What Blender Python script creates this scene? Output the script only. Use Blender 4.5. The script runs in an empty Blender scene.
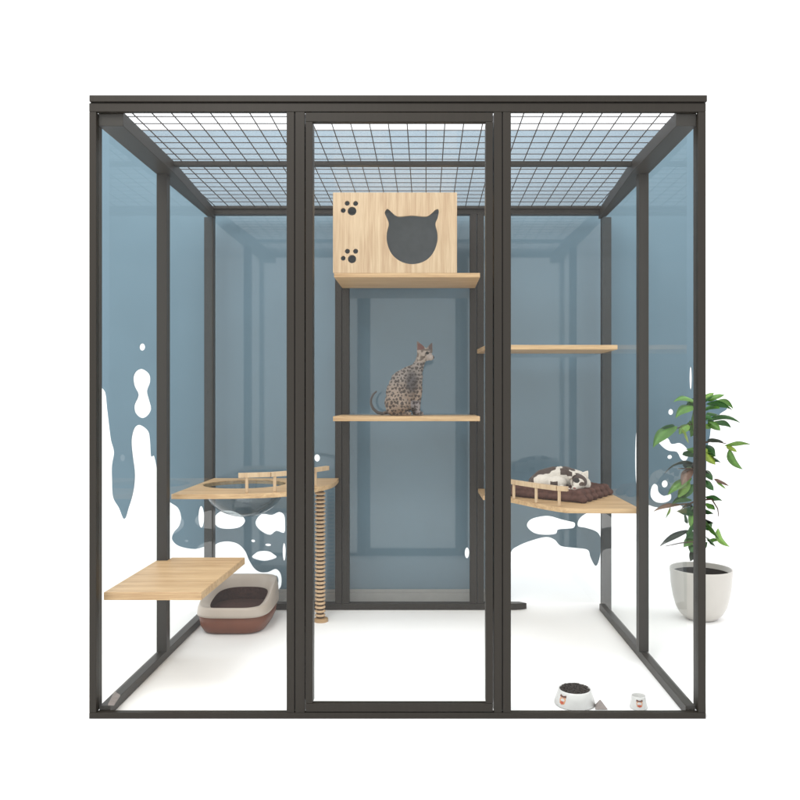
import bpy, bmesh, math, random
from mathutils import Vector, noise
random.seed(7)
S = bpy.context.scene
COL = S.collection
ZC = 0.963          # camera height
FPX = 778.0         # focal length in pixels of the 800 px photograph
U = 2.335 / FPX     # metres per pixel on the front plane of the enclosure
CX, CY = 426.0, 398.0

def P(px, py, Y):
    return Vector(((px - CX) * Y / FPX, Y, ZC + (CY - py) * Y / FPX))

# ------------------------------------------------------------------ materials
def new_mat(name):
    m = bpy.data.materials.new(name); m.use_nodes = True
    nt = m.node_tree
    b = nt.nodes.get('Principled BSDF')
    return m, nt, b

def plain(name, col, rough=0.5, spec=0.5, var=0.06, scale=30, bump=0.0, metallic=0.0, stretch=(1, 1, 1)):
    if name != 'white_floor': col = tuple(c * 0.72 for c in col)
    m, nt, b = new_mat(name)
    tc = nt.nodes.new('ShaderNodeTexCoord'); mp = nt.nodes.new('ShaderNodeMapping')
    mp.inputs['Scale'].default_value = stretch
    n = nt.nodes.new('ShaderNodeTexNoise'); n.inputs['Scale'].default_value = scale; n.inputs['Detail'].default_value = 6
    nt.links.new(tc.outputs['Object'], mp.inputs[0]); nt.links.new(mp.outputs[0], n.inputs[0])
    r = nt.nodes.new('ShaderNodeValToRGB')
    r.color_ramp.elements[0].position = 0.3; r.color_ramp.elements[1].position = 0.7
    r.color_ramp.elements[0].color = tuple(c * (1 - var) for c in col) + (1,)
    r.color_ramp.elements[1].color = tuple(min(1, c * (1 + var)) for c in col) + (1,)
    nt.links.new(n.outputs['Fac'], r.inputs[0]); nt.links.new(r.outputs[0], b.inputs['Base Color'])
    b.inputs['Roughness'].default_value = rough
    b.inputs['Specular IOR Level'].default_value = spec
    b.inputs['Metallic'].default_value = metallic
    if bump:
        bp = nt.nodes.new('ShaderNodeBump'); bp.inputs['Strength'].default_value = bump; bp.inputs['Distance'].default_value = 0.002
        nt.links.new(n.outputs['Fac'], bp.inputs['Height']); nt.links.new(bp.outputs[0], b.inputs['Normal'])
    return m

def wood(name, c_light, c_dark, axis='X', rough=0.45):
    c_light = tuple(c * 0.72 for c in c_light); c_dark = tuple(c * 0.72 for c in c_dark)
    m, nt, b = new_mat(name)
    tc = nt.nodes.new('ShaderNodeTexCoord'); mp = nt.nodes.new('ShaderNodeMapping')
    sc = {'X': (1.0, 22, 22), 'Z': (22, 22, 1.0)}[axis]
    mp.inputs['Scale'].default_value = sc
    n1 = nt.nodes.new('ShaderNodeTexNoise'); n1.inputs['Scale'].default_value = 2.2; n1.inputs['Detail'].default_value = 4; n1.inputs['Distortion'].default_value = 0.6
    n2 = nt.nodes.new('ShaderNodeTexNoise'); n2.inputs['Scale'].default_value = 11; n2.inputs['Detail'].default_value = 8
    mx = nt.nodes.new('ShaderNodeMath'); mx.operation = 'MULTIPLY_ADD'; mx.inputs[1].default_value = 0.55
    ml = nt.nodes.new('ShaderNodeMath'); ml.operation = 'MULTIPLY'; ml.inputs[1].default_value = 0.45
    nt.links.new(tc.outputs['Object'], mp.inputs[0])
    nt.links.new(mp.outputs[0], n1.inputs[0]); nt.links.new(mp.outputs[0], n2.inputs[0])
    nt.links.new(n2.outputs['Fac'], ml.inputs[0]); nt.links.new(n1.outputs['Fac'], mx.inputs[0]); nt.links.new(ml.outputs[0], mx.inputs[2])
    r = nt.nodes.new('ShaderNodeValToRGB')
    r.color_ramp.elements[0].position = 0.36; r.color_ramp.elements[1].position = 0.62
    r.color_ramp.elements[0].color = c_dark + (1,); r.color_ramp.elements[1].color = c_light + (1,)
    nt.links.new(mx.outputs[0], r.inputs[0]); nt.links.new(r.outputs[0], b.inputs['Base Color'])
    b.inputs['Roughness'].default_value = rough
    bp = nt.nodes.new('ShaderNodeBump'); bp.inputs['Strength'].default_value = 0.15; bp.inputs['Distance'].default_value = 0.001
    nt.links.new(mx.outputs[0], bp.inputs['Height']); nt.links.new(bp.outputs[0], b.inputs['Normal'])
    return m

def pane_mat(name, tint=(1, 1, 1), painted_glare=0.0, glare_col=(1, 1, 1), f0=0.045, rough=0.02, gain=1.0):
    """clear sheet: transparent + mirror reflection growing with the angle (Schlick), plus an optional white mix that paints in glare"""
    m, nt, b = new_mat(name); nt.nodes.remove(b)
    out = nt.nodes['Material Output']
    g = nt.nodes.new('ShaderNodeNewGeometry')
    d = nt.nodes.new('ShaderNodeVectorMath'); d.operation = 'DOT_PRODUCT'
    nt.links.new(g.outputs['Normal'], d.inputs[0]); nt.links.new(g.outputs['Incoming'], d.inputs[1])
    def M(op, a, bb=None, cl=False):
        n = nt.nodes.new('ShaderNodeMath'); n.operation = op; n.use_clamp = cl
        for i, v in enumerate((a, bb)):
            if v is None: continue
            if isinstance(v, (int, float)): n.inputs[i].default_value = v
            else: nt.links.new(v, n.inputs[i])
        return n.outputs[0]
    c = M('ABSOLUTE', d.outputs['Value'])
    k = M('POWER', M('SUBTRACT', 1.0, c, True), 5.0)
    F = M('ADD', M('MULTIPLY', k, (1 - f0) * gain), f0, True)
    tr = nt.nodes.new('ShaderNodeBsdfTransparent'); tr.inputs[0].default_value = tint + (1,)
    gl = nt.nodes.new('ShaderNodeBsdfGlossy'); gl.inputs['Roughness'].default_value = rough
    base = tr.outputs[0]
    if painted_glare:
        df = nt.nodes.new('ShaderNodeBsdfDiffuse'); df.inputs[0].default_value = glare_col + (1,)
        tl = nt.nodes.new('ShaderNodeBsdfTranslucent'); tl.inputs[0].default_value = glare_col + (1,)
        m1 = nt.nodes.new('ShaderNodeMixShader'); m1.inputs[0].default_value = 0.7
        nt.links.new(df.outputs[0], m1.inputs[1]); nt.links.new(tl.outputs[0], m1.inputs[2])
        m2 = nt.nodes.new('ShaderNodeMixShader'); m2.inputs[0].default_value = painted_glare
        nt.links.new(tr.outputs[0], m2.inputs[1]); nt.links.new(m1.outputs[0], m2.inputs[2])
        base = m2.outputs[0]
    mx = nt.nodes.new('ShaderNodeMixShader')
    nt.links.new(F, mx.inputs[0]); nt.links.new(base, mx.inputs[1]); nt.links.new(gl.outputs[0], mx.inputs[2])
    nt.links.new(mx.outputs[0], out.inputs[0])
    return m

def attr_mat(name, rough=0.6, fuzz=0.0, var=0.12, scale=60):
    m, nt, b = new_mat(name)
    a = nt.nodes.new('ShaderNodeAttribute'); a.attribute_name = 'tone'
    n = nt.nodes.new('ShaderNodeTexNoise'); n.inputs['Scale'].default_value = scale; n.inputs['Detail'].default_value = 5
    tc = nt.nodes.new('ShaderNodeTexCoord'); nt.links.new(tc.outputs['Object'], n.inputs[0])
    r = nt.nodes.new('ShaderNodeMapRange'); r.inputs['To Min'].default_value = .78*(1 - var * 2); r.inputs['To Max'].default_value = .78*(1 + var * 2)
    nt.links.new(n.outputs['Fac'], r.inputs['Value'])
    mx = nt.nodes.new('ShaderNodeVectorMath'); mx.operation = 'SCALE'
    nt.links.new(a.outputs['Color'], mx.inputs[0]); nt.links.new(r.outputs[0], mx.inputs['Scale'])
    nt.links.new(mx.outputs[0], b.inputs['Base Color'])
    b.inputs['Roughness'].default_value = rough
    b.inputs['Specular IOR Level'].default_value = 0.3
    if fuzz:
        b.inputs['Sheen Weight'].default_value = fuzz
        bp = nt.nodes.new('ShaderNodeBump'); bp.inputs['Strength'].default_value = 0.3; bp.inputs['Distance'].default_value = 0.002
        n3 = nt.nodes.new('ShaderNodeTexNoise'); n3.inputs['Scale'].default_value = 400
        nt.links.new(tc.outputs['Object'], n3.inputs[0])
        nt.links.new(n3.outputs['Fac'], bp.inputs['Height']); nt.links.new(bp.outputs[0], b.inputs['Normal'])
    return m

M_METAL = plain('dark_bronze_metal', (0.036, 0.031, 0.025), 0.42, 0.2, 0.05, 3, 0.0, 0.0, (30, 30, 1))
M_GROOVE = plain('black_joint', (0.012, 0.011, 0.010), 0.7)
M_WIRE = plain('wire', (0.06, 0.042, 0.034), 0.5, 0.2)
M_WALL = plain('blue_wall_paint', (0.150, 0.243, 0.308), 0.55, 0.3, 0.03, 5)
M_SKIRT = plain('grey_skirting', (0.42, 0.41, 0.39), 0.5, 0.4, 0.05)
M_GLASS = pane_mat('clear_glass', (0.97, 0.985, 0.98), f0=0.026, gain=0.6)
M_GLASSB = pane_mat('back_glass', (0.955, 0.965, 0.965), f0=0.06, rough=0.04)
M_ROOF = pane_mat('roof_sheet_painted_glare', (0.97, 0.98, 1.0), painted_glare=0.06, glare_col=(1.0, 0.97, 0.95), f0=0.02, gain=0.2)  # white mix paints in the pale reflection on the roof glass
M_BOWLGL = pane_mat('smoky_acrylic', (0.62, 0.66, 0.67), f0=0.05, rough=0.05)
M_WOOD = wood('pale_beech', (0.82, 0.56, 0.30), (0.52, 0.31, 0.14))
M_WOODF = wood('pale_ash_front', (0.80, 0.60, 0.375), (0.58, 0.38, 0.215), 'Z')
M_WOODD = wood('board_core', (0.62, 0.40, 0.20), (0.50, 0.31, 0.15))
M_LINER = plain('charcoal_lining', (0.62, 0.66, 0.68), 0.8)
M_FLOOR = plain('white_floor', (0.965, 0.965, 0.965), 0.9, 0.0, 0.002)
M_CREAM = plain('cream_plastic', (0.62, 0.53, 0.45), 0.35, 0.5, 0.02)
M_BROWN = plain('brown_plastic', (0.23, 0.08, 0.045), 0.4, 0.25, 0.05)
M_LITTER = plain('dark_brown_litter', (0.085, 0.035, 0.026), 0.8, 0.2, 0.4, 120, 0.8)
M_ROPE = plain('sisal_rope', (0.78, 0.55, 0.34), 0.85, 0.2, 0.2, 160, 0.6)
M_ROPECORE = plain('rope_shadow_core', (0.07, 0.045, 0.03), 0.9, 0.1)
M_CUSH = plain('brown_plush', (0.125, 0.062, 0.048), 0.9, 0.1, 0.25, 60, 0.5)
M_POT = plain('offwhite_ceramic', (0.70, 0.67, 0.62), 0.3, 0.5, 0.03, 8)
M_SOIL = plain('dark_soil', (0.018, 0.015, 0.012), 0.9, 0.1, 0.4, 90, 0.8)
M_STEM = plain('brown_stem', (0.10, 0.062, 0.04), 0.8, 0.2, 0.2, 50, 0.5)
M_LEAF = attr_mat('leaf', 0.38, 0, 0.18, 70)
M_FUR = attr_mat('fur', 0.75, 0.15, 0.10, 120)
M_DISH = plain('white_ceramic', (0.86, 0.85, 0.83), 0.2, 0.5, 0.01)
M_KIB = plain('dark_kibble', (0.035, 0.024, 0.018), 0.7, 0.3, 0.4, 200, 0.6)
M_RED = plain('red_print', (0.62, 0.10, 0.05), 0.4)
M_ORANGE = plain('orange_print', (0.80, 0.38, 0.20), 0.4)
M_DKRED = plain('dark_brown_print', (0.16, 0.05, 0.03), 0.4)
M_TAUPE = plain('taupe_remnant', (0.36, 0.31, 0.29), 0.7, 0.3, 0.12, 60)

# ------------------------------------------------------------------ helpers
def tag(o, label=None, cat=None, group=None, kind=None):
    if label: o['label'] = label
    if cat: o['category'] = cat
    if group: o['group'] = group
    if kind: o['kind'] = kind
    return o

def empty(name, loc, label, cat, group=None):
    o = bpy.data.objects.new(name, None); COL.objects.link(o)
    o.location = loc; o.empty_display_size = 0.05
    return tag(o, label, cat, group)

def link(name, me, mat, parent=None, bevel=0.0, smooth=False):
    """me has world coordinates; shift into the parent's space"""
    mats = mat if isinstance(mat, (list, tuple)) else [mat]
    for m in mats: me.materials.append(m)
    o = bpy.data.objects.new(name, me); COL.objects.link(o)
    if parent is not None:
        o.parent = parent
        off = Vector((0, 0, 0)); p = parent
        while p is not None: off += p.location; p = p.parent
        me.transform(__import__('mathutils').Matrix.Translation(-off))
    if bevel:
        b = o.modifiers.new('bevel', 'BEVEL'); b.width = bevel; b.segments = 2; b.limit_method = 'ANGLE'; b.angle_limit = math.radians(40)
    if smooth:
        for p in me.polygons: p.use_smooth = True
    return o

class MB:
    def __init__(s): s.bm = bmesh.new()
    def box(s, x0, x1, y0, y1, z0, z1, mi=0):
        x0, x1 = sorted((x0, x1)); y0, y1 = sorted((y0, y1)); z0, z1 = sorted((z0, z1))
        v = [s.bm.verts.new(c) for c in ((x0,y0,z0),(x1,y0,z0),(x1,y1,z0),(x0,y1,z0),(x0,y0,z1),(x1,y0,z1),(x1,y1,z1),(x0,y1,z1))]
        for f in ((3,2,1,0),(4,5,6,7),(0,1,5,4),(1,2,6,5),(2,3,7,6),(3,0,4,7)):
            fa = s.bm.faces.new([v[i] for i in f]); fa.material_index = mi
        return s
    def prism(s, pts, z0, z1, mi=0):
        """pts: xy list counter-clockwise, extruded along z"""
        lo = [s.bm.verts.new((p[0], p[1], z0)) for p in pts]; hi = [s.bm.verts.new((p[0], p[1], z1)) for p in pts]
        s.bm.faces.new(lo[::-1]).material_index = mi; s.bm.faces.new(hi).material_index = mi
        for i in range(len(pts)):
            j = (i + 1) % len(pts); s.bm.faces.new((lo[i], lo[j], hi[j], hi[i])).material_index = mi
        return s
    def tube(s, a, b, r, n=8, r2=None, mi=0):
        a = Vector(a); b = Vector(b); r2 = r if r2 is None else r2
        d = (b - a).normalized(); u = d.orthogonal().normalized(); w = d.cross(u)
        A = []; B = []
        for i in range(n):
            t = 2 * math.pi * i / n; o = u * math.cos(t) + w * math.sin(t)
            A.append(s.bm.verts.new(a + o * r)); B.append(s.bm.verts.new(b + o * r2))
        for i in range(n):
            j = (i + 1) % n; s.bm.faces.new((A[i], A[j], B[j], B[i])).material_index = mi
        s.bm.faces.new(A[::-1]).material_index = mi; s.bm.faces.new(B).material_index = mi
        return s
    def path(s, pts, rads, n=8, mi=0):
        pts = [Vector(p) for p in pts]; rings = []
        for k, p in enumerate(pts):
            d = (pts[min(k + 1, len(pts) - 1)] - pts[max(k - 1, 0)]).normalized()
            ref = Vector((0, 1, 0.02)) if abs(d.y) < 0.9 else Vector((1, 0, 0))
            u = d.cross(ref).normalized(); w = d.cross(u)
            rings.append([s.bm.verts.new(p + (u * math.cos(2*math.pi*i/n) + w * math.sin(2*math.pi*i/n)) * rads[k]) for i in range(n)])
        for k in range(len(rings) - 1):
            for i in range(n):
                j = (i + 1) % n; s.bm.faces.new((rings[k][i], rings[k][j], rings[k+1][j], rings[k+1][i])).material_index = mi
        s.bm.faces.new(rings[0][::-1]).material_index = mi; s.bm.faces.new(rings[-1]).material_index = mi
        return s
    def lathe(s, prof, cx, cy, n=40, mi=0, sx=1, sy=1):
        rings = [[s.bm.verts.new((cx + r*sx*math.cos(2*math.pi*i/n), cy + r*sy*math.sin(2*math.pi*i/n), z)) for i in range(n)] for r, z in prof]
        for k in range(len(rings) - 1):
            for i in range(n):
                j = (i + 1) % n; s.bm.faces.new((rings[k][i], rings[k][j], rings[k+1][j], rings[k+1][i])).material_index = mi
        return rings
    def ico(s, c, r, sub=2, sc=(1, 1, 1)):
        g = bmesh.ops.create_icosphere(s.bm, subdivisions=sub, radius=r)
        for v in g['verts']: v.co = Vector((v.co.x*sc[0], v.co.y*sc[1], v.co.z*sc[2])) + Vector(c)
        return g['verts']
    def mesh(s):
        bmesh.ops.recalc_face_normals(s.bm, faces=s.bm.faces)
        me = bpy.data.meshes.new('m'); s.bm.to_mesh(me); s.bm.free(); return me

def smooth_poly(pts, k=5, hard=()):
    """closed Catmull-Rom through pts; points in 'hard' stay corners"""
    out = []; n = len(pts)
    for i in range(n):
        p0, p1, p2, p3 = pts[i-1], pts[i], pts[(i+1) % n], pts[(i+2) % n]
        if i in hard: p0 = p1
        if (i+1) % n in hard: p3 = p2
        for j in range(k):
            t = j / k
            out.append(tuple(0.5*((2*p1[a]) + (-p0[a]+p2[a])*t + (2*p0[a]-5*p1[a]+4*p2[a]-p3[a])*t*t + (-p0[a]+3*p1[a]-3*p2[a]+p3[a])*t**3) for a in (0, 1)))
    return out

def ell(cx, cy, rx, ry, n=20, wob=0.0):
    return [(cx + rx*(1+wob*math.sin(3*t+cx))*math.cos(t), cy + ry*(1+wob*math.cos(2*t+cy))*math.sin(t)) for t in [2*math.pi*i/n for i in range(n)]]

def flat_shape(loops, thick, bevel=0.0):
    """filled outline with holes (2D), thickness along local z; returns a mesh in x/y with z in +-thick/2"""
    cu = bpy.data.curves.new('c', 'CURVE'); cu.dimensions = '2D'; cu.fill_mode = 'BOTH'; cu.extrude = thick/2 - bevel; cu.bevel_depth = bevel
    for L in loops:
        sp = cu.splines.new('POLY'); sp.points.add(len(L) - 1)
        for i, p in enumerate(L): sp.points[i].co = (p[0], p[1], 0, 1)
        sp.use_cyclic_u = True
    o = bpy.data.objects.new('c', cu); COL.objects.link(o)
    dg = bpy.context.evaluated_depsgraph_get(); dg.update()
    me = bpy.data.meshes.new_from_object(o.evaluated_get(dg)); me.materials.clear()
    bpy.data.objects.remove(o); bpy.data.curves.remove(cu)
    return me

def stand_up(me, Y):
    """x,y,z -> x, Y - z, y  : local y becomes world z, local +z faces the camera"""
    for v in me.vertices: v.co = Vector((v.co.x, Y - v.co.z, v.co.y))
    return me

def remesh(me, voxel, smooth=6):
    o = bpy.data.objects.new('r', me); COL.objects.link(o)
    a = o.modifiers.new('r', 'REMESH'); a.mode = 'VOXEL'; a.voxel_size = voxel; a.use_smooth_shade = True
    b = o.modifiers.new('s', 'SMOOTH'); b.iterations = smooth; b.factor = 0.5
    dg = bpy.context.evaluated_depsgraph_get(); dg.update()
    m2 = bpy.data.meshes.new_from_object(o.evaluated_get(dg)); m2.materials.clear()
    bpy.data.objects.remove(o)
    for p in m2.polygons: p.use_smooth = True
    return m2

def paint(me, fn):
    at = me.color_attributes.new('tone', 'FLOAT_COLOR', 'POINT')
    for i, v in enumerate(me.vertices):
        c = fn(v.co); at.data[i].color = (c[0], c[1], c[2], 1)

def chain(mb, pts, step=0.35):
    """pts: list of (Vector, radius); dense spheres between them"""
    for (a, ra), (b, rb) in zip(pts[:-1], pts[1:]):
        a = Vector(a); b = Vector(b); d = (b - a).length; n = max(1, int(d / (min(ra, rb) * step)))
        for i in range(n + 1):
            t = i / n; mb.ico(a.lerp(b, t), ra + (rb - ra) * t, 2)

# ------------------------------------------------------------------ setting
fl = MB()
fl.box(-60, 60, -20, 90, -0.05, 0)
tag(link('floor', fl.mesh(), M_FLOOR), kind='structure')

# ---- blue wall piece behind the enclosure (outline as it stands there)
YW = 3.655
def W(p): v = P(p[0], p[1], YW); return (v.x, v.z)
outer = [(97,122.5),(106,122.5),(116,130),(686,130),(695,122.5),(703,122.5),(703,392),(710,398),(718,400),(725,403),(727,409),(720,414),(712,424),(710,436),(707,452),(706,480),(705,505),(703,530),
 (697,532),(692,529),(688,515),(680,505),(668,508),(655,507),(648,505),(640,506),(625,509),(603,511),(590,512),(580,518),(578,526),(586,528),(597,532),(601,540),(600,556),(596,566),
 (591,558),(588,550),(576,548),(561,546),(555,540),(546,537),(530,541),(518,546),(511,552),(508,570),(507,603.2),
 (278,603.2),(277,592),(281,586),(281,575),(276,569),(268,572),(260,572),(254,568),(249,560),(245,551),(238,544),(228,541.5),(218,543),(211,548),(204,547),(196,549),(186,548),(177,545),(172,539),(174,532),(179,526),(181,517),(178,508),(171,503),(166,499),
 (160,490),(157,470),(154,456),(151,456),(150,441),(148,431),(140,425),(134,428),(131,440),(132,455),(134,470),(134,482),(132,495),(128,508),(124,519),(119,508),(113,497),(112,480),(112,465),(114,452),(111,440),(109,425),(107,408),(105,392),(99,386)]
hard = (0, 1, 2, 42, 43, 44, len(outer)-1)
hard = [i for i, p in enumerate(outer) if p in ((97,122.5),(106,122.5),(116,130),(686,130),(695,122.5),(703,122.5),(703,392),(507,603.2),(278,603.2),(99,386))]
holes = [ell(142,347,3,3.6), smooth_poly([(142,369),(149,374),(150,382),(147,391),(149,400),(151,409),(147,416),(141,418),(135,413),(134,405),(138,395),(134,386),(133,377),(136,371)], 3),
 ell(317,458,2.8,3.6), ell(467,553,2.2,5.5),
 smooth_poly([(215,516),(222,511),(232,511),(241,515),(245,521),(240,527),(230,529),(219,528),(214,523)], 3),
 smooth_poly([(256,520),(262,514),(272,515),(279,512),(284,515),(285,524),(284,533),(276,531),(270,535),(262,532),(256,526)], 3),
 ell(264,556,12,4.6,20,0.12), ell(275.5,581,2.6,5.0), ell(284,552,1.6,9), ell(201,517,3,11),
 smooth_poly([(527,526),(530,520),(538,517),(549,516),(560,519),(568,521),(575,523),(574,528),(566,529),(558,530),(556,534),(545,535),(534,533)], 3),
 ell(637,458,1.8,28), ell(691,378,1.3,12), ell(671,412,2.6,3), smooth_poly([(658,441),(663,437),(669,439),(672,444),(680,443),(687,448),(689,455),(686,461),(681,459),(677,452),(670,451),(664,448)], 3), ell(670,457,2.5,2), ell(258,579,1.6,1.2), ell(253,541,2,1.4), ell(268,545,3,1.3),
 smooth_poly([(651,489),(654,484),(658,486),(659,492),(664,496),(671,494),(671,500),(664,503),(656,502),(651,497)], 3), ell(665,484,3.2,3.6)]
loops = [[W(p) for p in smooth_poly(outer, 4, hard)]] + [[W(p) for p in h] for h in holes]
me = stand_up(flat_shape(loops, 0.010), YW + 0.005)
wall = link('wall', me, M_WALL)
tag(wall, 'blue painted wall with ragged lower edge and irregular gaps standing behind the enclosure', 'wall')
sk = MB(); x0, x1 = W((278, 0))[0], W((505, 0))[0]
sk.box(x0, x1, YW-0.016, YW-0.0015, 0.002, 0.052); sk.box(x0, x1, YW-0.012, YW-0.0015, 0.0525, 0.066)
link('skirting', sk.mesh(), M_SKIRT, wall, 0.002)

# ------------------------------------------------------------------ the enclosure
cage = empty('cat_enclosure', (-0.085, 2.335, 0), 'large glazed cat enclosure with dark bronze metal frame, centre door and wire grid roof', 'cat enclosure')
def X(px): return (px - CX) * U
def Z(py): return ZC + (CY - py) * U
Y0 = 2.335
YB = 3.53
def part(name, boxes, mat=M_METAL, parent=cage, bevel=0.0015, label=None):
    mb = MB()
    for b in boxes: mb.box(*b)
    o = link(name, mb.mesh(), mat, parent, bevel)
    if label: o['label'] = label
    return o
ztop = Z(103.0)
# roof fascia and front beam
part('fascia', [(X(90), X(706.5), Y0-0.006, Y0+0.042, Z(95.8), Z(102.2))])
part('top_beam', [(X(89), X(706), Y0, Y0+0.016, Z(103.0), Z(111.6))])
part('joint_strip', [(X(90), X(705), Y0+0.004, Y0+0.014, Z(102.2), Z(103.0)),
                     (X(294.3), X(295.1), Y0+0.006, Y0+0.012, Z(112), Z(711)), (X(502.1), X(502.9), Y0+0.006, Y0+0.012, Z(112), Z(711))], M_GROOVE, bevel=0)
part('bottom_rail', [(X(89), X(706), Y0, Y0+0.02, 0.0, Z(712.8))])
# front uprights
for a, b, d in ((89, 96, .045), (286.5, 294.2, .03), (295.2, 304.6, .04), (494.0, 502.0, .04), (503.0, 511, .03), (698.3, 706, .045)):
    part('post', [(X(a), X(b), Y0+0.0005, Y0+d, Z(712.7), Z(111.7))])
# panel edge rails of the two fixed front panels
# side frames
zt0, zt1 = ZC + 274*U, ZC + 288.5*U
for sgn, xi, xo in ((-1, -305, -330.05), (1, 252, 272.35)):
    xm, xb = (-307, -322) if sgn < 0 else (250, 264)
    pl = [(xo*U, Y0+.0168), (xi*U, Y0+.0168), (xm*U, 2.85), (xb*U, YB+.044), (xo*U, YB+.044)]
    mb = MB(); mb.prism(pl, zt0, zt1); link('roof_side_rail', mb.mesh(), M_METAL, cage, .0015)
xl0, xl1, xr0, xr1 = -329*U, -316.5*U, 260*U, 272*U
part('side_post', [(xl0, xl1, 2.85, 2.888, .032, zt0-0.0005)])
part('side_post', [(xr0, xr1, 2.85, 2.888, .032, zt0-0.0005)])
part('side_bottom_rail', [(-329.6*U, -318.5*U, Y0+0.021, YB-0.001, 0.001, .031)])
part('side_bottom_rail', [(262*U, 271.8*U, Y0+0.021, YB-0.001, 0.001, .031)])
# back frame
bx = lambda px: (px - CX) * YB / FPX
part('back_post', [(bx(204), bx(213), YB, YB+0.042, 0.0, zt0-0.0006)])
part('back_post', [(bx(602.5), bx(611.5), YB, YB+0.042, 0.0, zt0-0.0006)])
for a, b in ((335, 341.6), (342.2, 349), (470, 476.6), (477.2, 484)):
    part('back_post', [(bx(a), bx(b), YB, YB+0.040, 0.031, ZC+0.8345)])
part('back_top_beam', [(-321.5*U, 263.5*U, YB-0.012, YB+0.043, ZC+0.857, ZC+0.870), (-321.5*U, 263.5*U, YB, YB+0.041, ZC+0.835, ZC+0.8568)])
mb = MB(); mb.prism([(bx(213.2), YB), (bx(516), YB), (bx(527), YB+0.012), (bx(520), YB+0.038), (bx(213.2), YB+0.038)], 0.002, 0.030)
link('back_bottom_rail', mb.mesh(), M_METAL, cage, 0.0015)
# roof
part('roof_cross_bar', [(-307*U, 250*U, 2.835, 2.862, ZC+0.8485, ZC+0.8640)])
mb = MB()
k = -15
k = -16
while k*0.0596 < 262*U:
    if k*0.0596 > -320*U: mb.tube((k*0.0596, Y0+0.018, ZC+0.8672), (k*0.0596, YB+0.02, ZC+0.8672), 0.0018, 6)
    k += 1
y = 2.405 - 0.0615
while y < YB - 0.02:
    mb.tube((-320*U, y, ZC+0.8700), (262*U, y, ZC+0.8700), 0.0015, 6); y += 0.0615
link('roof_wire_grid', mb.mesh(), M_WIRE, cage)
part('roof_pane', [(-329*U, 272*U, Y0+0.0165, YB+0.04, ZC+0.8760, ZC+0.8764)], M_ROOF, bevel=0)
# door
door = link('door', MB().box(X(305.5), X(312.6), Y0+0.0005, Y0+0.04, Z(703.6), Z(121.6))
            .box(X(485.8), X(493.0), Y0+0.0005, Y0+0.04, Z(703.6), Z(121.6))
            .box(X(305.5), X(493.0), Y0+0.0003, Y0+0.018, Z(121.5), Z(112.4))
            .box(X(305.5), X(493.0), Y0+0.0003, Y0+0.022, Z(712.0), Z(703.7)).mesh(), M_METAL, cage, 0.0015)
def pane(x0, x1, y0, y1, z0, z1, mat=M_GLASS, parent=cage, name='glass_pane'):
    """single thin sheet, normal along its thinnest axis"""
    me = bpy.data.meshes.new('p')
    if abs(y0-y1) < 1e-6: v = [(x0,y0,z0),(x1,y0,z0),(x1,y0,z1),(x0,y0,z1)]
    else: v = [(x0,y0,z0),(x0,y1,z0),(x0,y1,z1),(x0,y0,z1)]
    me.from_pydata(v, [], [(0,1,2,3)])
    return link(name, me, mat, parent)
pane(X(312.7), X(485.7), Y0+0.012, Y0+0.012, Z(703.5), Z(121.7), parent=door)
pane(X(96.1), X(286.4), Y0+0.012, Y0+0.012, Z(712.7), Z(111.7))
pane(X(511.1), X(698.2), Y0+0.012, Y0+0.012, Z(712.7), Z(111.7))
for xs in (-323*U, 266*U):
    pane(xs, xs, Y0+0.046, 2.849, .0315, zt0-.001); pane(xs, xs, 2.889, YB-.001, .0315, zt0-.001)
for a, b in ((213.1, 334.9), (349.1, 469.9), (484.1, 602.4)):
    pane(bx(a), bx(b), YB+0.02, YB+0.02, 0.031, ZC+0.8345, M_GLASSB)
mb = MB()
mb.prism([(X(105), 2.357), (-.945, 2.357), (-.955, 2.43), (-.985, 2.46)][::1], 0.0315, 0.036)
link('floor_remnant', mb.mesh(), M_TAUPE, cage)  # added sheet standing in for a leftover piece of grey floor

# ------------------------------------------------------------------ shelves
TH = 0.018
def board_flat(px0, px1a, px1b, Yf, z0, name, label, th=TH):
    e = empty(name, ((px0 + px1a)/2, YB - 0.05, z0), label, 'shelf', 'pale wooden cat shelves')
    mb = MB(); mb.prism([(px0, Yf), (px1a, Yf), (px1b, YB-0.001), (px0, YB-0.001)], z0, z0+th)
    link('board', mb.mesh(), M_WOOD, e, 0.0012)
    return e
xa = lambda px, Y: (px - CX) * Y / FPX
Ys = 3.21
z_top = P(0, 277.3, Ys).z
e = board_flat(xa(334, Ys), xa(480, Ys), xa(480, Ys), Ys, z_top, 'wall_shelf', 'pale wooden shelf right under the square cat house')
z_mid = P(0, 421.2, Ys).z
e = board_flat(xa(333, Ys), xa(480, Ys), xa(480, Ys), Ys, z_mid, 'wall_shelf', 'pale wooden shelf with the spotted cat sitting on it', 0.020)
z_r = P(0, 349.5, 3.23).z
e = empty('wall_shelf', (0.53, 3.45, z_r), 'bare wooden shelf with nothing on it, high in the right bay', 'shelf', 'pale wooden cat shelves')
mb = MB(); mb.prism([(xa(486, 3.23), 3.23), (265*U, 3.23), (265*U, YB-.001), (xa(477, YB), YB-.001)], z_r, z_r+0.019)
link('board', mb.mesh(), M_WOOD, e, 0.0012)

# low step
e = empty('step_board', (-.82, 2.64, .343), 'low wooden platform beside the brown litter tray in the left bay', 'shelf', 'pale wooden cat shelves')
zs = .368
mb = MB(); mb.prism([(-.9880, 2.3835), (-.688, 2.3835), (-.676, 2.905), (-.949, 2.905), (-.949, 2.8895), (-.949, 2.849), (-.988, 2.849)], zs-0.025, zs)
link('board', mb.mesh(), M_WOOD, e, 0.002)

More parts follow.
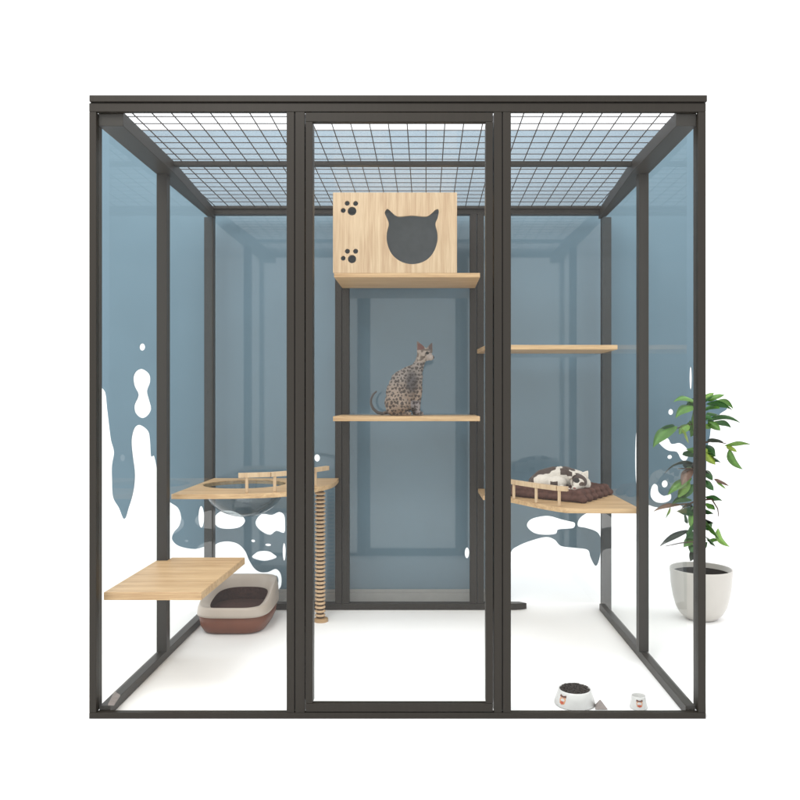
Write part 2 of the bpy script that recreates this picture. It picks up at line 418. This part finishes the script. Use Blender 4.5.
def rail_on(e, pts, ztop, h, bal, bar=0.010):
    """guard rail following xy points, bal = list of xy"""
    mb = MB()
    for (a, b) in zip(pts[:-1], pts[1:]):
        a = Vector((a[0], a[1], 0)); b = Vector((b[0], b[1], 0)); d = (b - a).normalized(); n = Vector((-d.y, d.x, 0)) * 0.009
        q = [a - n, b - n, b + n, a + n]
        mb.prism([(v.x, v.y) for v in q], ztop + h - bar, ztop + h + bar)
    link('guard_rail', mb.mesh(), M_WOODF, e, 0.001)
    for p in bal:
        mb = MB(); mb.box(p[0]-.0055, p[0]+.0055, p[1]-.0055, p[1]+.0055, ztop+.0005, ztop+h-bar-.0003)
        link('baluster', mb.mesh(), M_WOODF, e, 0.001)

# left corner shelf with round hole and bowl
zl = .600
e = empty('corner_shelf', (-.7, 3.3, zl-TH), 'wooden corner shelf with a clear bowl sunk into its round opening', 'shelf', 'pale wooden cat shelves')
op = [(-.960, 3.525), (-.960, 2.95), (-.935, 2.93), (-.70, 2.945), (-.56, 2.99), (-.475, 3.09), (-.40, 3.28), (-.395, 3.525)]
outl = smooth_poly(op, 5, (0, 1, 7))
hc = (-.765, 3.29); hr = .172
me = flat_shape([outl, ell(hc[0], hc[1], hr, hr, 48)], TH)
for v in me.vertices: v.co.z += zl - TH/2
link('board', me, M_WOOD, e)
rail_on(e, [(-.715, 2.965), (-.60, 3.0), (-.515, 3.075), (-.415, 3.28)], zl, .068, [(-.685, 2.975), (-.585, 3.01), (-.455, 3.20)], .009)
bowl = empty('acrylic_bowl', (hc[0], hc[1], zl - .14), 'see-through half-round bowl hanging in the corner shelf opening', 'bowl')
mb = MB()
prof = [(0.001, -.138)] + [(.168*math.sin(t), -.138*math.cos(t)) for t in [math.radians(a) for a in range(8, 91, 6)]] + [(.168, -.002)]
mb.lathe([(r, zl + z) for r, z in prof], hc[0], hc[1], 56)
link('bowl_shell', mb.mesh(), M_BOWLGL, bowl, smooth=True)

# scratch post
sp = empty('scratching_post', (-.457, 3.36, 0), 'tall rope wrapped scratching post under the left corner shelf', 'scratching post')
mb = MB(); mb.tube((-.457, 3.36, .012), (-.457, 3.36, zl-TH-.001), .0155, 20)
link('core', mb.mesh(), M_ROPECORE, sp, smooth=False)
mb = MB(); z = .026; n = 28
while z < zl - TH - .008:
    rings = mb.lathe([(.0165 + .0065*math.cos(t), z + .0056*math.sin(t)) for t in [2*math.pi*i/8 for i in range(9)]], -.457, 3.36, n)
    z += .0175
link('rope', mb.mesh(), M_ROPE, sp, smooth=True)
mb = MB(); rg = mb.lathe([(.001, 0.0), (.030, 0.0), (.030, .012), (.027, .0145), (.001, .0145)], -.452, 3.355, 32)
link('base', mb.mesh(), M_WOODD, sp)

# right corner shelf
zr = .552
e = empty('corner_shelf', (.6, 3.3, zr-TH), 'wooden corner shelf carrying the brown cushion and the sleeping cat', 'shelf', 'pale wooden cat shelves')
op = [(.796, 3.525), (.236, 3.525), (.240, 3.27), (.33, 3.215), (.42, 3.05), (.50, 2.925), (.56, 2.895), (.796, 2.889)]
mb = MB(); mb.prism(smooth_poly(op[:], 5, (0, 1, 2, 7)), zr-TH, zr)
link('board', mb.mesh(), M_WOOD, e, 0.001)
rail_on(e, [(.255, 3.26), (.33, 3.22), (.425, 3.06), (.50, 2.955), (.535, 2.935)], zr, .068, [(.262, 3.253), (.358, 3.175), (.432, 3.05), (.505, 2.950)], .009)

# cushion
def cushion():
    c = empty('cushion', (.58, 3.28, zr), 'brown quilted plush cushion lying on the right corner shelf', 'cushion')
    A, B, C_, D = Vector((.345, 3.27, 0)), Vector((.615, 3.035, 0)), Vector((.782, 3.30, 0)), Vector((.52, 3.505, 0))
    def at(u, v): return (A*(1-u)+B*u)*(1-v) + (D*(1-u)+C_*u)*v
    mb = MB()
    for lay, (z, r, ins) in enumerate(((zr+.013, .0125, .02), (zr+.034, .0135, .06))):
        for i in range(6):
            v = ins + (1-2*ins)*i/5
            for k in range(15):
                u = ins + (1-2*ins)*k/14; p = at(u, v); p.z = z
                mb.ico(p, r * (1.25 + .15*math.cos(u*math.pi*8)), 2, (1.25, 1.4, .92))
    me = remesh(mb.mesh(), .004, 4)
    link('pad', me, M_CUSH, c)
cushion()

# ------------------------------------------------------------------ cat house
hy0, hy1 = 3.212, 3.52
hx0, hx1 = xa(333, hy0), xa(457, hy0)
hz0 = z_top + TH + .0006
hz1 = P(0, 192.5, hy0).z
house = empty('cat_house', ((hx0+hx1)/2, (hy0+hy1)/2, hz0), 'square wooden cat house with a cat head opening and paw cutouts', 'cat house')
def H(p): v = P(325 + p[0]/5, 185 + p[1]/5, hy0); return (v.x, v.z)
face = smooth_poly([(305,124),(317,121),(350,150),(375,157),(435,152),(495,157),(522,150),(555,122),(569,127),(563,165),(552,195),(562,240),(560,290),(537,345),(495,382),(435,396),(378,382),(334,345),(311,290),(309,240),(319,195),(309,165),(299,140)], 4)
pads = [(135,130,22),(111,91,12.5),(153,92,12.5),(91,127,12.5),(135,370,21),(112,331,12.5),(153,331,12.5),(91,366,12)]
lp = [[(hx0, hz0), (hx1, hz0), (hx1, hz1), (hx0, hz1)], [H(p) for p in face]] + [[H(p) for p in ell(a, b, r, r, 20)] for a, b, r in pads]
me = stand_up(flat_shape(lp, .012), hy0 + .006)
link('front_panel', me, M_WOODF, house)
t = .012
part('side_panel', [(hx0, hx0+t, hy0+.0125, hy1, hz0, hz1)], M_WOODF, house)
part('side_panel', [(hx1-t, hx1, hy0+.0125, hy1, hz0, hz1)], M_WOODF, house)
part('roof_panel', [(hx0+t+.0003, hx1-t-.0003, hy0+.0125, hy1, hz1-t, hz1)], M_WOODF, house)
part('floor_panel', [(hx0+t+.0003, hx1-t-.0003, hy0+.0125, hy1, hz0, hz0+t)], M_WOODF, house)
part('back_panel', [(hx0+t+.0003, hx1-t-.0003, hy1-t, hy1-.0003, hz0+t+.0003, hz1-t-.0003)], M_LINER, house, 0)
part('lining', [(hx0+t+.0003, hx0+t+.004, hy0+.014, hy1-t-.001, hz0+t+.0003, hz1-t-.0003), (hx1-t-.004, hx1-t-.0003, hy0+.014, hy1-t-.001, hz0+t+.0003, hz1-t-.0003),
               (hx0+t+.0045, hx1-t-.0045, hy0+.014, hy1-t-.001, hz0+t+.0003, hz0+t+.004), (hx0+t+.0045, hx1-t-.0045, hy0+.014, hy1-t-.001, hz1-t-.004, hz1-t-.0003)], M_LINER, house, 0)

# ------------------------------------------------------------------ sitting spotted cat
YC = 3.34
zsh = z_mid + .020
def C(px, py, dy=0.0): return P(px, py, YC) + Vector((0, dy, 0))
s_ = YC / FPX
def cat_sitting():
    mb = MB()
    lift = zsh - P(0, 415.3, YC).z
    L = Vector((0, 0, lift))
    def c(px, py, dy=0): return C(px, py, dy) + L
    # trunk
    chain(mb, [(c(395, 402), 11.0*s_), (c(400, 391), 12.2*s_), (c(407, 381), 10.6*s_), (c(413, 374), 8.6*s_), (c(417.5, 368), 6.4*s_)])
    chain(mb, [(c(397.5, 392, 0), 12.2*s_), (c(402, 381.5, 0), 12*s_), (c(408.5, 374.5, 0), 8.8*s_), (c(414, 370, 0), 6.5*s_)])
    chain(mb, [(c(408, 404, 0), 7*s_), (c(412.5, 404, 0), 6*s_)])
    chain(mb, [(c(405, 396, 0), 10.5*s_), (c(411, 387, -.01), 9.6*s_), (c(415, 377), 8.4*s_)])
    chain(mb, [(c(404, 402, 0), 9*s_), (c(412, 397, 0), 6*s_), (c(416, 389, 0), 6*s_)])
    # neck, head
    chain(mb, [(c(416.5, 369), 6.2*s_), (c(420, 362), 5.3*s_), (c(422, 356), 5.4*s_), (c(424, 354.5), 6.1*s_)])
    mb.ico(c(424.6, 354.4), 7.0*s_, 3, (1.08, .95, .96))
    chain(mb, [(c(426, 355.5, -.004), 4.6*s_), (c(430.6, 357.2, -.008), 3.2*s_), (c(432.0, 357.2, -.009), 2.4*s_)])
    # haunches (near and far), hind paws
    for dy in (-.030, .030):
        chain(mb, [(c(397, 400, dy), 11.2*s_), (c(400, 404, dy*1.25), 9.3*s_), (c(392, 409, dy), 6.0*s_)])
        chain(mb, [(c(396, 412.6, dy*1.3), 2.9*s_), (c(406, 412.9, dy*1.35), 2.5*s_), (c(409.5, 413.2, dy*1.35), 2.2*s_)])
    # front legs and paws
    for dy, dx in ((-.020, 1.6), (.020, -2.4)):
        chain(mb, [(c(415+dx, 380, dy), 6.0*s_), (c(416+dx, 391, dy), 5.0*s_), (c(416+dx, 400, dy), 3.6*s_), (c(416+dx, 409, dy), 2.7*s_), (c(417+dx, 412.6, dy), 2.5*s_), (c(420+dx, 413.2, dy), 2.1*s_)])
    # tail
    tp = [(388, 412), (382, 413.2), (377, 412), (373, 408.5), (370.8, 403.5), (370.9, 398.5), (373, 394), (376, 391.3)]
    chain(mb, [(c(x, y, .01), (1.9 - .13*i)*s_) for i, (x, y) in enumerate(tp)], .5)
    # ears: thin cones
    def ear(b0, b1, tip, dy0, dy1):
        a = c(*b0, dy0); b = c(*b1, dy1); tpv = c(*tip, (dy0+dy1)/2)
        for i in range(9):
            f = i/8; base = a.lerp(b, f)
            chain(mb, [(base, 1.3*s_), (base.lerp(tpv, .55), 1.0*s_), (tpv, .55*s_)], .6)
    ear((418.2, 352.4), (425.3, 349.0), (417.3, 341.3), -.014, -.010)
    ear((426.6, 349.6), (431.4, 351.4), (431.8, 342.6), .010, .012)
    me = remesh(mb.mesh(), .0018, 4)
    spots = []
    for gy in range(15):
        for gx in range(13):
            q = random.Random(gx*31 + gy*7 + 5)
            spots.append((384 + gx*3.4 + (gy % 2)*1.7 + q.uniform(-.9, .9), 364 + gy*3.5 + q.uniform(-.8, .8), q.uniform(.85, 1.6), q.uniform(.7, 1.3)))
    rnd = random.Random(3)
    e0 = c(427.4, 352.8)
    def tone(v):
        px = CX + v.x*FPX/YC; py = CY - (v.z - lift - ZC)*FPX/YC
        base = Vector((.31, .235, .18)).lerp(Vector((.27, .23, .20)), max(0, min(1, (392-py)/14)))
        # darker flank and shoulder saddle
        sh = max(0, 1 - math.hypot((px-412)/9, (py-382)/17)); base = base.lerp(Vector((.085, .075, .072)), min(1, sh*1.7))
        if py > 400 and px > 411: base = Vector((.30, .27, .27))
        if px < 383.5: base = Vector((.10, .09, .085))
        w = noise.noise(v*70)
        if px > 384 and py > 360:
            wx, wy = px + 1.1*noise.noise(v*110), py + 1.1*noise.noise(v*110 + Vector((9, 3, 1)))
            for sx_, sy_, sr, sa in spots:
                if ((wx-sx_)/sr)**2 + ((wy-sy_)/(sr*sa))**2 < 1: base = base.lerp(Vector((.035, .025, .022)), .85); break
        if px > 417 and py < 362:
            base = Vector((.34, .28, .23)) if w > -.1 else Vector((.15, .115, .09))
            if px > 427 and py > 353: base = Vector((.37, .31, .27))
            if math.hypot(px-427.3, (py-353.0)*1.1) < 1.7: base = Vector((.012, .01, .008))
            if math.hypot(px-424, (py-357)*1.6) < 1.4: base = Vector((.10, .07, .05))
            if px > 433.0 and py < 358.2: base = Vector((.05, .035, .03))
            if py < 349.5 and px < 424: base = Vector((.15, .07, .058)) if (px > 417.6 and v.y < YC-.008 and py > 343.5) else Vector((.16, .12, .10))
            if py < 349.5 and px > 428.5: base = Vector((.12, .085, .075))
            if abs(py-349.8) < .8 and px > 423: base = Vector((.13, .10, .08))
        return base
    paint(me, tone)
    me.name = 'cat'
    o = empty('cat', (c(405, 415).x, YC, zsh), 'spotted slim cat sitting upright on the middle shelf, facing right', 'cat')
    link('body', me, M_FUR, o)
cat_sitting()

# ------------------------------------------------------------------ sleeping cat
def cat_asleep():
    Yc = 3.20; s = Yc/FPX
    mb = MB()
    def c(px, py, dy=0): return P(px, py, Yc) + Vector((0, dy, 0))
    chain(mb, [(c(536, 483, .03), 7*s), (c(544, 479.5, .04), 9.5*s), (c(555, 478.3, .05), 11*s), (c(567, 478.5, .05), 11.5*s), (c(578, 481, .03), 10.5*s), (c(583, 484, .0), 8*s)])
    mb.ico(c(541, 482, 0), 8.5*s, 3, (1.3, 1, .95))           # hind thigh
    mb.ico(c(556, 483, -.01), 8*s, 3, (1.3, 1, .9))
    # head tucked in front, muzzle to lower left
    mb.ico(c(577, 481, -.035), 8.0*s, 3, (1.05, .95, .95))
    chain(mb, [(c(575, 484, -.055), 4.6*s), (c(571.5, 486.5, -.066), 3.0*s)])
    def ear(b0, b1, tip, dy):
        a = c(*b0, dy); b = c(*b1, dy); tv = c(*tip, dy+.004)
        for i in range(7):
            p = a.lerp(b, i/6); chain(mb, [(p, 1.4*s), (p.lerp(tv, .6), 1.0*s), (tv, .6*s)], .6)
    ear((567.5, 477), (572.5, 473.5), (563.2, 468.8), -.045)
    ear((581, 473), (585.5, 476.5), (586.5, 470.5), -.030)
    # paws and tail round the front
    chain(mb, [(c(560, 487.5, -.04), 3.2*s), (c(568, 489.5, -.06), 2.7*s), (c(573, 489.5, -.065), 2.7*s)])
    me = remesh(mb.mesh(), .0018, 5)
    zmin = min(v.co.z for v in me.vertices); base = zr + .040
    def tone(v):
        px = CX + v.x*FPX/v.y if v.y > 0 else 0
        px = CX + v.x*FPX/Yc; py = CY - (v.z - ZC)*FPX/Yc
        w = noise.noise(v*45)*2.0
        white = Vector((.74, .68, .60)); dark = Vector((.075, .05, .04))
        c_ = white
        head = math.hypot((px-577)/9.3, (py-481)/8.6) < 1 and v.y < Yc-.01
        if not head:
            top = 480.5 - 11.5*math.sin(min(1, max(0, (px-528)/58))*math.pi)**.55
            if px < 556 + w*2 and py < top + 3.2 + w: c_ = dark
            if 564 < px < 578 and py < 470.5 + w: c_ = dark
            if 549 < px < 556 and 480.5 + w < py: c_ = dark
            if px > 588 + w and py < 484: c_ = white
            if px < 533: c_ = dark
        r = math.hypot(px-577, py-481.5)
        if v.y < Yc + .03:
            if 5.6 < math.hypot(px-576, (py-482.5)) < 9.4 and px > 570 and py < 483.5 + w and py < 486: c_ = dark
            if math.hypot((px-573.6)/3.0, (py-478.8)/2.4) < 1: c_ = Vector((.03, .025, .022))
            if math.hypot((px-579)/3.4, (py-482.4)/2.0) < 1: c_ = Vector((.12, .08, .06))
            if px < 570 and py < 475.2 and px > 561: c_ = dark
            if math.hypot((px-571)/1.4, (py-486.2)/1.0) < 1: c_ = Vector((.35, .16, .14))
        return c_
    paint(me, tone)
    for v in me.vertices: v.co.z += 0.0
    o = empty('cat', (c(562, 0).x, Yc, base), 'white cat with dark brown patches curled asleep on the brown cushion', 'cat')
    link('body', me, M_FUR, o)
cat_asleep()

# ------------------------------------------------------------------ litter box
def litter():
    cx, cy = -.797, 3.325; a, b = .151, .190
    e = empty('litter_box', (cx, cy, 0), 'brown litter tray with a cream high-backed rim behind the low platform', 'litter box')
    n = 64
    def ring(sx, sy, dy=0, p=4.2):
        o = []
        for i in range(n):
            t = 2*math.pi*i/n; ct, st = math.cos(t), math.sin(t)
            o.append((cx + a*sx*math.copysign(abs(ct)**(2/p), ct), cy + dy + b*sy*math.copysign(abs(st)**(2/p), st)))
        return o
    def loft(mb, rings):
        vr = [[mb.bm.verts.new(q) for q in r] for r in rings]
        for r0, r1 in zip(vr[:-1], vr[1:]):
            for i in range(n): j = (i+1) % n; mb.bm.faces.new((r0[i], r0[j], r1[j], r1[i]))
        return vr
    def flat(r, z): return [(x, y, z) for x, y in r]
    mb = MB()
    vr = loft(mb, [flat(ring(.78, .80), 0.001), flat(ring(.84, .86), .006), flat(ring(.92, .93), .03), flat(ring(.965, .97), .078), flat(ring(.93, .94), .078), flat(ring(.915, .925), .03)])
    mb.bm.faces.new(vr[0][::-1])
    link('tray', mb.mesh(), M_BROWN, e, smooth=True)
    def rimz(y, f0, f1):
        t = min(1, max(0, (y - (cy - b*.80)) / (b*1.45))); t = t*t*(3-2*t); return f0 + (f1-f0)*t
    mb = MB(); R = []
    R.append(flat(ring(.955, .962), .072))
    R.append([(x, y, .076) for x, y in ring(1.0, 1.0)])
    R.append([(x, y, rimz(y, .084, .095)) for x, y in ring(1.0, 1.0)])
    R.append([(x, y, rimz(y, .102, .135)) for x, y in ring(.985, .985)])
    R.append([(x, y, rimz(y, .112, .168)) for x, y in ring(.955, .965)])
    R.append([(x, y, rimz(y, .114, .172)) for x, y in ring(.930, .945)])
    R.append([(x, y, rimz(y, .112, .168)) for x, y in ring(.90, .915, .0, 3.4)])
    R.append([(x, y, rimz(y, .100, .148)) for x, y in ring(.81, .86, .004, 2.9)])
    R.append([(x, y, rimz(y, .094, .118)) for x, y in ring(.73, .82, .004, 2.8)])
    loft(mb, R)
    link('rim', mb.mesh(), M_CREAM, e, smooth=True)
    mb = MB(); R = [[(x, y, rimz(y, .0935, .1175)) for x, y in ring(.73, .82, .004, 2.8)], flat(ring(.84, .87, .0, 3.4), .062)]
    vr = loft(mb, R)
    c0 = [mb.bm.verts.new((cx + (v.co.x-cx)*.5, cy + (v.co.y-cy)*.5, .068)) for v in vr[1]]
    for i in range(n): j = (i+1) % n; mb.bm.faces.new((vr[1][i], vr[1][j], c0[j], c0[i]))
    mb.bm.faces.new(c0)
    link('litter', mb.mesh(), M_LITTER, e)
litter()

# ------------------------------------------------------------------ feeding bowls
def badge(parent, cx, cy, ang, tilt_r, z):
    """small red and orange animal-head mark printed on the sloping side of the dish"""
    def quad(pts, mat, off):
        me = bpy.data.meshes.new('q'); vs = []
        for u, v in pts:
            a = ang + u/(.060*tilt_r); r = (.06525 - (z + v)/(1 if tilt_r == 1 else .82)*.3125)*tilt_r + off
            vs.append((cx + r*math.cos(a), cy + r*math.sin(a), z + v))
        me.from_pydata(vs, [], [list(range(len(vs)))])
        return me
    s = .0125
    head = [(s*x, s*y) for x, y in ((-.75,-.9),(0,-1.15),(.75,-.9),(1.0,0),(.8,.7),(.4,.45),(-.4,.45),(-.8,.7),(-1.0,0))]
    brow = [(s*x, s*y) for x, y in ((-1.1,.6),(-.3,.55),(.3,.55),(1.1,.6),(1.0,1.15),(.2,.9),(-.2,.9),(-1.0,1.15))]
    mouth = [(s*x, s*y) for x, y in ((-.5,-.8),(0,-1.0),(.5,-.8),(.45,-.35),(-.45,-.35))]
    if tilt_r != 1: head, brow, mouth = [[(u*.8, v*.8) for u, v in q] for q in (head, brow, mouth)]
    for i, (pts, mat) in enumerate(((head, M_ORANGE), (brow, M_DKRED), (mouth, M_RED))):
        link('badge', quad(pts, mat, .0006 + .0005*i), mat, parent)
def dish(cx, cy, label, full, ang, k=1.0):
    e = empty('pet_bowl', (cx, cy, 0), label, 'pet bowl', 'white pet bowls on the floor inside the front rail')
    mb = MB(); rg = mb.lathe([(q[0]*k, q[1]*(1 if k == 1 else .82)) for q in [(.001, .001), (.060, .001), (.064, .004), (.0515, .044), (.0505, .0475), (.0485, .0485), (.0470, .046), (.0445, .030), (.035, .016), (.001, .014)]], cx, cy, 56)
    link('dish', mb.mesh(), M_DISH, e, smooth=True)
    badge(e, cx, cy, ang, k, .026 if k == 1 else .022)
    if full:
        mb = MB(); rnd = random.Random(5)
        mb.lathe([(.0455, .036), (.045, .043), (.03, .050), (.012, .054), (.001, .0545)], cx, cy, 28)
        for i in range(130):
            r = .044*math.sqrt(rnd.random()); t = rnd.random()*6.283
            mb.ico((cx + r*math.cos(t), cy + r*math.sin(t), .046 + .009*(1-(r/.044)**2) + rnd.random()*.002), .0042, 1, (1, 1, .7))
        link('kibble', mb.mesh(), M_KIB, e, smooth=True)
dish(xa(574.7, 2.452), 2.452, 'white pet bowl heaped with dark dry food', True, math.radians(219))
dish(xa(638.5, 2.418), 2.418, 'small white pet cup with an orange badge near the front right post', False, math.radians(262), .42)
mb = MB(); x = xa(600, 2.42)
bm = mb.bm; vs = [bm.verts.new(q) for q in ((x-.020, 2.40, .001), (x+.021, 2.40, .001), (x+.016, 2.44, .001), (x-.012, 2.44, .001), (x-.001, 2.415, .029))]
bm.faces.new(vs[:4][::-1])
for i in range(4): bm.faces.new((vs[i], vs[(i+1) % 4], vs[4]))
tag(link('floor_shade_scrap', mb.mesh(), M_TAUPE, bevel=.002), 'tiny added taupe shape standing in for a scrap of shaded floor beside the full bowl', 'floor_shade_scrap')  # added solid in place of a scrap of shadowed floor

# ------------------------------------------------------------------ potted plant
def plant():
    Yp = 3.40; cx = xa(701, Yp)
    e = empty('potted_plant', (cx, Yp, 0), 'leafy green plant in an off-white round pot outside the enclosure', 'potted plant')
    R = 30*Yp/FPX; zt = P(0, 568.5, Yp).z
    prof = [(.001, .001), (.060, .001), (.072, .008), (.092, .028), (.108, .058), (.119, .10), (.127, .15), (.1305, .20), (.132, zt-.006), (.1325, zt), (.129, zt+.003), (.125, zt), (.122, zt-.03), (.001, zt-.032)]
    mb = MB(); mb.lathe(prof, cx, Yp, 64); link('pot', mb.mesh(), M_POT, e, smooth=True)
    mb = MB(); rg = mb.lathe([(.1225, zt-.020), (.09, zt-.014), (.04, zt-.010), (.001, zt-.009)], cx, Yp, 40)
    link('soil', mb.mesh(), M_SOIL, e, smooth=True)
    def c(px, py, dy=0): return P(px, py, Yp) + Vector((0, dy, 0))
    mb = MB()
    stems = [[(700,572,0),(697,545,.01),(701,515,0),(698,480,-.01),(702,445,0),(699,415,.0),(704,398,0)],
             [(703,572,.02),(706,548,.02),(702,520,.03),(707,490,.02),(704,460,.03)],
             [(698,572,-.02),(694,555,-.03),(690,540,-.04),(676,541,-.05),(662,544,-.05)],
             [(699,500,0),(688,503,-.02),(672,504,-.03),(656,507,-.04)],
             [(700,470,0),(690,468,-.02),(676,468,-.03)], [(701,430,0),(690,424,-.02),(676,428,-.02),(668,428,-.02)],
             [(702,443,0),(714,441,.01),(728,444,.02)], [(700,500,0),(711,499,-.01),(716,508,-.02),(717,516,-.02)]]
    for st in stems:
        pts = [c(*p) for p in st]; fine = []
        for i in range(len(pts)-1):
            for k in range(4): fine.append(pts[i].lerp(pts[i+1], k/4))
        fine.append(pts[-1]); r0 = .0075 if len(st) > 5 else .0045
        mb.path(fine, [max(.0015, r0*(1 - .7*i/len(fine))) for i in range(len(fine))], 7)
    link('stem', mb.mesh(), M_STEM, e, smooth=True)
    G = {'g': (.11, .25, .045), 'd': (.035, .11, .026), 'y': (.26, .36, .05), 'b': (.15, .085, .06), 'l': (.17, .32, .06), 'k': (.03, .04, .025)}
    verts, faces, cols = [], [], []
    def leaf(b, t, w, col, arc=.25, dyb=0, dyt=-.02, droop=None):
        A = c(b[0], b[1], dyb); B = c(t[0], t[1], dyt); L = (B-A).length; d = (B-A).normalized()
        up = Vector((0, 0, 1)) - d*d.z
        if up.length < .3: up = Vector((random.choice((-1, 1)), 0, 0)) - d*d.x
        up.normalize()
        # blade half turned to the camera
        side = d.cross(up).normalized()*.62 + up*.55*random.choice((-1, 1)) ; side.normalize()
        nrm = d.cross(side).normalized(); n = 9; base = len(verts); C1 = Vector(G[col])*random.uniform(.85, 1.2)
        for i in range(n+1):
            t_ = i/n; p = A.lerp(B, t_) + up*(arc*L*4*t_*(1-t_)*.5)
            hw = w*1.25*Yp/FPX*.5*(math.sin(math.pi*min(1, t_*1.02)**.8)**.85)*(1 if t_ < .98 else .1) + .0003
            wav = .10*math.sin(t_*9)*hw
            for k in (-1, -.5, 0, .5, 1):
                verts.append(p + side*hw*k + nrm*(abs(k)*hw*.45 + wav*k))
                f = 1.0 + (.35 if k == 0 else 0)
                cols.append(C1*f if k <= 0 else C1*f*.85)
        for i in range(n):
            for k in range(4):
                q = base + i*5 + k; faces.append((q, q+1, q+6, q+5))
    Lf = [((706,404),(728,410),7,'d',.35,0,-.05),((712,402),(736,409),6,'g',.4,0,.03),((706,400),(722,395),7,'g',.2,0,-.03),((704,399),(714,393),6,'l',.2,0,0),((703,402),(710,396),5,'d',.2,0,-.04),
     ((707,421),(738,423),6,'d',.4,0,-.03),((712,422),(733,428),6,'d',.3,0,.02),((708,421),(716,430),7,'g',.1,0,-.05),((705,424),(713,428),6,'l',.1,0,0),((706,414),(724,417),5,'d',.2,0,.03),
     ((707,440),(722,442),5,'k',.2,0,-.02),((726,446),(751,444.5),5.5,'l',.22,.02,0),((731,449),(741,469),7,'g',-.25,.02,-.02),((728,446),(737,452),5,'y',.2,.02,0),
     ((705,448),(712,464),8,'y',-.1,0,-.04),((704,452),(714,456),6,'l',.1,0,-.02),((704,470),(711,480),7,'d',.2,0,-.02),((714,479),(729,486),4.5,'b',.15,0,0),((716,480),(726,489),4,'l',.1,0,0),
     ((705,480),(712,490),7,'d',.1,0,-.02),((705,497),(720,500),7,'d',.3,0,-.03),((706,503),(715,510),6,'g',.2,0,0),((705,520),(716,538),8,'g',.1,0,-.04),((718,528),(728,546),7,'l',-.3,0,-.02),((706,530),(714,524),6,'d',.3,0,.02),
     ((707,540),(718,541),6,'g',.3,0,0),
     ((697,403),(669,402),6,'g',.35,0,-.06),((697,407),(671,418),8,'g',.35,0,-.06),((694,408),(690,430),8,'l',.1,0,-.04),((694,402),(684,399),5,'l',.2,0,-.03),((697,398),(688,406),6,'d',.2,0,0),
     ((676,426),(649,447),10,'g',.30,-.02,-.06),((673,427),(658,428),7,'d',.3,-.02,-.04),((682,427),(685,443),9,'y',.1,-.02,-.05),((688,424),(676,434),7,'l',.2,-.02,-.04),((690,420),(694,436),8,'g',.1,0,-.03),
     ((694,464),(660,474),5,'k',.40,0,-.05),((693,468),(678,484),8,'b',.2,0,-.05),((692,470),(680,474),7,'b',.25,0,-.02),((692,478),(664,494),7,'g',.2,0,-.05),((690,482),(676,498),7,'l',.1,0,-.02),((694,484),(682,500),8,'d',.2,0,0),
     ((692,500),(668,503),6,'d',.3,0,-.05),((680,504),(650,510),4,'b',.2,-.02,-.05),((668,506),(662,517),5,'l',.1,-.03,-.05),((692,504),(678,508),6,'k',.3,0,-.04),
     ((694,520),(682,540),9,'d',.2,0,-.04),((690,530),(656,544.5),5,'k',.15,0,-.05),((696,532),(684,536),9,'d',.2,0,-.05),((696,538),(680,545),7,'g',.2,0,-.05),((695,512),(689,528),7,'g',.1,0,-.03),((697,548),(688,560),6,'k',.1,0,-.03),((696,545),(704,562),7,'d',.1,0,-.02)]
    for a in Lf: leaf(*a)
    for i in range(46):
        y = random.uniform(400, 552); x = random.gauss(700, 5); an = random.uniform(0, 6.283); ln = random.uniform(9, 15)
        leaf((x, y), (x + ln*math.cos(an)*.8, y + ln*math.sin(an)*.8), random.uniform(6, 9), random.choice('gdddk'), .25, random.uniform(-.03, .08), random.uniform(-.08, .12))
    me = bpy.data.meshes.new('f'); me.from_pydata(verts, [], faces); 
    at = me.color_attributes.new('tone', 'FLOAT_COLOR', 'POINT')
    for i, q in enumerate(cols): at.data[i].color = (q[0], q[1], q[2], 1)
    link('foliage', me, M_LEAF, e, smooth=True)
plant()

# ------------------------------------------------------------------ light, world, camera
w = bpy.data.worlds.new('World'); S.world = w; w.use_nodes = True
w.node_tree.nodes['Background'].inputs[0].default_value = (1.0, 1.0, 1.0, 1)
w.node_tree.nodes['Background'].inputs[1].default_value = 1.05
def area(name, loc, rot, size, sy, power, col=(1, 1, 1)):
    l = bpy.data.lights.new(name, 'AREA'); l.shape = 'RECTANGLE'; l.size = size; l.size_y = sy; l.energy = power; l.color = col
    o = bpy.data.objects.new(name, l); COL.objects.link(o); o.location = loc; o.rotation_euler = [math.radians(a) for a in rot]
    return o
area('added_front_fill', (-1.2, .4, 3.6), (38, 0, -18), 1.6, 1.2, 46, (1, .985, .96))  # unseen area lamp added from the front to give shape
area('added_wall_wash', (0, 3.0, 3.1), (8, 0, 0), 2.6, .8, 26, (1, .99, .97))  # area lamp added overhead to make the top of the wall brighter

cam = bpy.data.cameras.new('camera'); co = bpy.data.objects.new('camera', cam); COL.objects.link(co)
co.location = (0, 0, ZC); co.rotation_euler = (math.radians(90), 0, 0)
cam.sensor_width = 36; cam.lens = 36 * FPX / 800
cam.shift_x = -(CX - 400) / 800; cam.shift_y = (CY - 400) / 800
cam.clip_end = 300; cam.clip_start = .05
S.camera = co
S.view_settings.view_transform = 'Standard'; S.view_settings.look = 'None'; S.view_settings.gamma = 1; S.view_settings.exposure = 0.5
S.cycles.transparent_max_bounces = 24
S.cycles.max_bounces = 10
